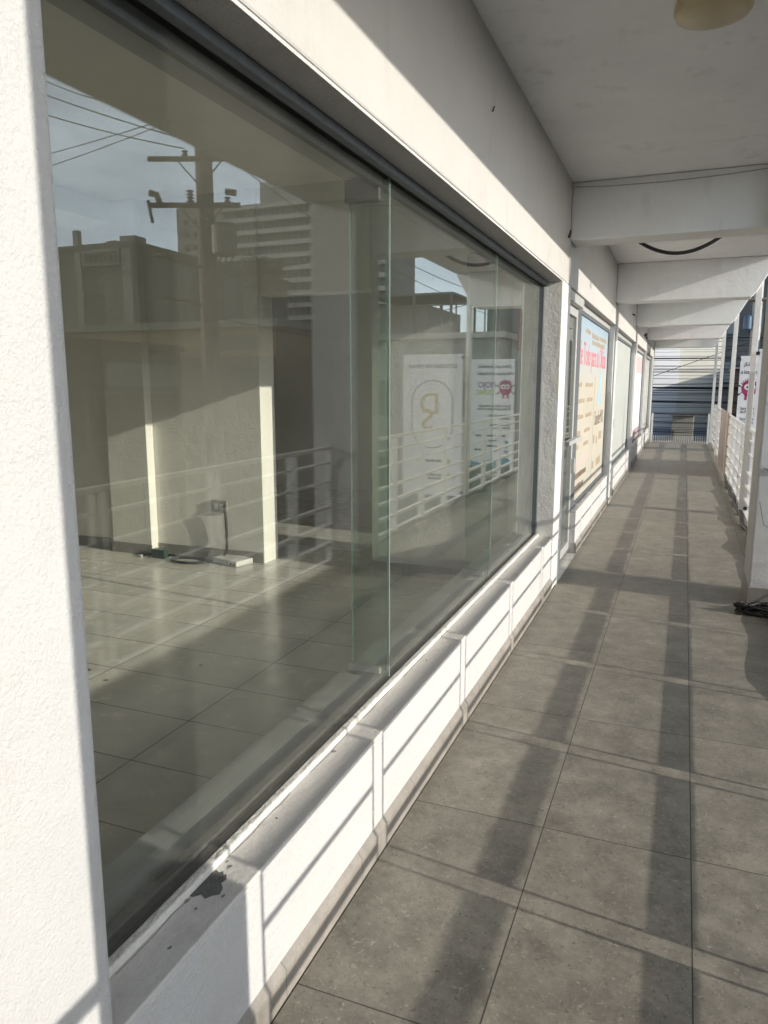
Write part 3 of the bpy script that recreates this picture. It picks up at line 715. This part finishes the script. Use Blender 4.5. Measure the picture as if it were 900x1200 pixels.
MB().box(14.0, 14.059, 17.9, 21.3, 1.55, 2.25).build("board", plain("sign_white", (.55, .55, .52), .6), sg)
# palm tree
PT = thing("palm_tree", "bushy palm with a dark drooping crown in front of the tower", "palm", (14.4, 27.2, -3.7))
PT.location = (13.2, 21.0+.2, -3.7)
px, py = 12.6, 24.8
PT.location = (px, py, -3.7)
MB().tube([(px, py, -3.7), (px+.1, py, 1.5), (px, py, 5.3)], [.28, .2, .17], 10).build("trunk", BARK, PT, smooth=True)
fr = MB(); rnd = random.Random(3)
for k in range(150):
    a = rnd.uniform(0, 2*math.pi); el = rnd.uniform(-1.0, 1.2); L = rnd.uniform(.6, 1.45)
    d = Vector((math.cos(a)*math.cos(el), math.sin(a)*math.cos(el), math.sin(el)))
    side = Vector((-math.sin(a), math.cos(a), 0)); base = Vector((px, py, 5.55))
    for j in range(9):
        t = .2+.8*j/9; c_ = base+d*L*t+Vector((0, 0, -.45*t*t)); 
        for s in (-1, 1):
            tip = c_+side*s*.30*(1-.5*t)+d*.18+Vector((0, 0, -.10-rnd.uniform(0, .08)))
            v = [fr.bm.verts.new(c_+d*.035), fr.bm.verts.new(c_-d*.035), fr.bm.verts.new(tip)]; fr.bm.faces.new(v)
fr.build("crown", LEAF, PT)
# house with a roof terrace beyond the end of the railing
RT = thing("terrace_house", "grey flat roofed house with a roof terrace canopy beyond the railing's end", "building", (5, 26, -3.7))
MB().box(3.2, 8.2, 22.6, 31, -3.7, 3.0).build("wall", plain("pale_render", (.33, .32, .29), .85, 0, .15, 1.5), RT)
MB().box(3.0, 8.4, 22.4, 31.1, 3.001, 3.18).build("roof", CONC, RT)
MB().box(6.3, 8.1, 25, 29, 3.181, 4.3).build("stair_hut", plain("dark_render", (.20, .19, .17), .85, 0, .15, 2), RT)
cn = MB().box(5.2, 8.3, 24.3, 27.5, 4.55, 4.62).build("canopy", ALU, RT)
for x in (5.3, 6.6): 
    for y in (24.4, 27.4): MB().box(x-.04, x+.04, y-.04, y+.04, 3.181, 4.549).build("canopy_post", DARKM, RT)
for k in range(8): MB().box(3.2+k*.45, 3.24+k*.45, 22.5, 22.54, 3.181, 4.0).build("baluster", DARKM, RT)
MB().box(3.15, 6.5, 22.49, 22.55, 4.001, 4.05).build("handrail", DARKM, RT)
windows_on("y", 3.6, 7.8, -2.5, 2.4, 22.6, 3, 2, DARKM, RT, .4, .45)
# wall at the end of the corridor
def facade(label, x0, x1, z1, mat, y, rot, name="end_house"):
    o = thing(name, label, "building", (x1, y, -3.7)); o.rotation_euler = (0, 0, R(rot))
    return o
EH = facade("tall plain house across the end street, white on the left and cream on the right", -7, 1.2, 4, None, 35, 0)
wallm = MB().box(-8, -.34, 35, 40, -1.0, 8.5).build("white_wall", plain("white_render", (.80, .80, .80), .8, 0, .06, .8), EH)
MB().box(-.339, 1.35, 35.02, 40, -1.0, 8.5).build("cream_wall", plain("cream_render", (.74, .71, .62), .8, 0, .06, .8), EH)
MB().box(-8, 1.35, 34.95, 40, -3.7, -.2).build("blue_base", plain("blue_shade_render", (.46, .53, .62), .8, 0, .15, 1.2), EH)  # blue lower wall, the bluish tone of its shade put into the colour
mb = MB()
for k in range(5): mb.box(-1.72+k*.09, -1.66+k*.09, 34.93, 34.949, -.70+.02*(k % 2), -.56)
mb.build("graffiti", INK, EH)
EH.rotation_euler = (0, 0, R(14))
SH = thing("street_booth", "tan metal street booth below the cables at the corridor end", "booth", (0, 33.4, -3.7))
MB().box(-.42, .42, 33.0, 33.8, -3.7, .35).build("body", plain("tan_metal", (.46, .42, .33), .6, 0, .12, 4), SH, .02)
MB().box(-.30, .34, 32.97, 32.999, -.75, -.25).build("window", plain("booth_panel", (.55, .51, .40), .6), SH)
MB().box(-.49, .49, 32.9, 33.9, .351, .42).build("roof", CONC, SH, .01)
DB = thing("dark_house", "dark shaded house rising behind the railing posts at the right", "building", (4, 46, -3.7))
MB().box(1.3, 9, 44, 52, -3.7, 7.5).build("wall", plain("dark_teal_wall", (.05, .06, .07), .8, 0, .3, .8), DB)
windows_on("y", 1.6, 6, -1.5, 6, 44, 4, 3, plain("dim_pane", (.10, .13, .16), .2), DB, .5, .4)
OC = thing("shade_wall", "low dark wall added beside the end street to shade the end house", "wall", (3, 34, -3.7))  # added wall, its top casts the shadow line across the end house
MB().box(1.75, 3.1, 33, 36, -3.7, 2.2).build("wall", plain("dark_brown_wall", (.10, .075, .06), .85, 0, .2, 2), OC)
MB().box(1.72, 3.13, 32.97, 36.03, 2.201, 2.28).build("coping", CONC, OC)
RS = thing("red_awning", "dark red awning panel high beyond the railing posts", "awning", (1.7, 19, 2))
MB().prism([(19, 2.45), (19.8, 2.45), (19.8, 3.2), (19, 3.5)], 1.63, 1.93, "YZ").build("canvas", plain("dark_red_canvas", (.11, .014, .022), .8, 0, .15, 3), RS)
MB().tube([(1.68, 19.7, -3.7), (1.68, 19.7, 2.45)], .03, 8).build("support", ALU, RS); MB().tube([(1.88, 19.7, -3.7), (1.88, 19.7, 2.45)], .03, 8).build("support", ALU, RS)
SP = thing("street_pole", "concrete street pole with a blue transformer can beyond the railing", "utility pole", (1.8, 24, -3.7))
MB().tube([(1.72, 23.5, -3.7), (1.72, 23.5, 7)], [.15, .11], 12).build("pole", CONC, SP, smooth=True)
MB().lathe([(.08, 3.1), (.11, 3.13), (.11, 3.45), (.07, 3.5)], 1.50, 23.4, 16).build("transformer", plain("blue_can", (.05, .10, .17), .4), SP)
MB().tube([(1.3, 23.35, 3.9), (2.2, 23.35, 3.9)], .05, 4).build("crossarm", WOOD, SP)
CB = "cables strung across the end of the corridor"
rc = random.Random(11)
zs = [(3.3-.092*k+rc.uniform(-.05, .05), rc.choice((.005, .006, .008, .008, .010, .014))) for k in range(40)]
zs += [(rc.uniform(.95, 2.15), rc.choice((.006, .008, .010, .014))) for k in range(11)]
zs[17] = (1.66, .034); zs[28] = (.62, .026)
for k, (z, r_) in enumerate(zs):
    y = 27.5+rc.uniform(-.5, .5)
    tag(MB().tube(sag((-9, y, z+.25+rc.uniform(-.1, .1)), (9, y+rc.uniform(-1, 1), z+.15+rc.uniform(-.25, .25)), .22, 24, .006), r_, 6).build("street_cable", BLACK, None),
        {17: "thickest black cable of the bunch strung across the corridor end", 28: "thick black cable just above the tan booth at the corridor end"}.get(k, "dark cable among the many strung across the street at the corridor end"), "cable", CB if k in (17, 28) else CB+", the thinner ones")
wire((-6, 28, .2), (6, 29, 4.6), .1, .010, "thin wire slanting up to the right across the corridor end")
wire((-5, 28.4, 1.9), (3, 28.4, 5.2), .0, .010, "steep thin wire slanting across the pale sky wall at the corridor end")

# ------------------------------------------------------------------ light
TAN = .30; LEAN = R(7)
el = math.atan(TAN*math.cos(LEAN))
d = Vector((-math.cos(LEAN)*math.cos(el), math.sin(LEAN)*math.cos(el), -math.sin(el)))
sun = bpy.data.lights.new("sun", "SUN"); sun.energy = 3.15; sun.angle = R(.53); sun.color = (1.0, .94, .85)
so = bpy.data.objects.new("sun", sun); C.objects.link(so); so.rotation_euler = d.to_track_quat("-Z", "Y").to_euler(); so.location = (40, -5, 20)
Wd = bpy.data.worlds.new("World"); S.world = Wd; Wd.use_nodes = True
nt = Wd.node_tree; bg = nt.nodes["Background"]
sky = nt.nodes.new("ShaderNodeTexSky"); sky.sky_type = "NISHITA"; sky.sun_disc = False
sky.sun_elevation = el; sky.sun_rotation = math.atan2(-d.x, -d.y); sky.altitude = 500; sky.air_density = 1.0; sky.dust_density = 3.0; sky.ozone_density = 1.0
tc = nt.nodes.new("ShaderNodeTexCoord"); mp = nt.nodes.new("ShaderNodeMapping"); mp.inputs["Scale"].default_value = (1.6, 1.6, 4.5)
nt.links.new(tc.outputs["Generated"], mp.inputs[0])
nz = nt.nodes.new("ShaderNodeTexNoise"); nz.inputs["Scale"].default_value = 2.2; nz.inputs["Detail"].default_value = 8; nz.inputs["Roughness"].default_value = .6
nt.links.new(mp.outputs[0], nz.inputs["Vector"])
sp = nt.nodes.new("ShaderNodeSeparateXYZ"); nt.links.new(tc.outputs["Generated"], sp.inputs[0])
hz = ramp(nt, sp.outputs[2], [(0, (.85, .85, .85)), (.27, (.66, .66, .66)), (.44, (.14, .14, .14)), (.62, (.03, .03, .03))])
az = ramp(nt, sp.outputs[0], [(.22, (.22, .22, .22)), (.62, (1, 1, 1))])
cl = mul(nt, mul(nt, hz, az), ramp(nt, nz.outputs["Fac"], [(.38, (.55, .55, .55)), (.66, (1, 1, 1))]))
mxw = nt.nodes.new("ShaderNodeMix"); mxw.data_type = "RGBA"; nt.links.new(cl, mxw.inputs[0])
nt.links.new(sky.outputs[0], mxw.inputs[6]); mxw.inputs[7].default_value = (21.0, 24.5, 29.0, 1)
nt.links.new(mxw.outputs[2], bg.inputs[0]); bg.inputs[1].default_value = .12

# ------------------------------------------------------------------ camera
f, cx, cy, vx, vy = 870., 450., 600., 803., 451.
dv = Vector(((vx-cx)/f, (vy-cy)/f, 1)).normalized()          # corridor direction in camera axes (x right, y down)
dn = Vector((0, 1, -dv.y/dv.z)).normalized(); upc = -dn; rt = dv.cross(upc)
right = Vector((rt.x, dv.x, upc.x)); down = Vector((rt.y, dv.y, upc.y)); fwd = Vector((rt.z, dv.z, upc.z))
cam = bpy.data.cameras.new("camera"); cam.sensor_fit = "VERTICAL"; cam.sensor_height = 36; cam.lens = f/1200*36; cam.clip_end = 2000; cam.clip_start = .02
co_ = bpy.data.objects.new("camera", cam); C.objects.link(co_)
M = Matrix(((right.x, -down.x, -fwd.x, 0), (right.y, -down.y, -fwd.y, 0), (right.z, -down.z, -fwd.z, 1.6), (0, 0, 0, 1)))
co_.matrix_world = M; S.camera = co_
S.view_settings.view_transform = "Standard"; S.view_settings.look = "None"; S.view_settings.exposure = 0.60; S.view_settings.gamma = 1
S.cycles.max_bounces = 12; S.cycles.diffuse_bounces = 6; S.cycles.glossy_bounces = 6; S.cycles.transparent_max_bounces = 24
S.cycles.caustics_reflective = False; S.cycles.caustics_refractive = False
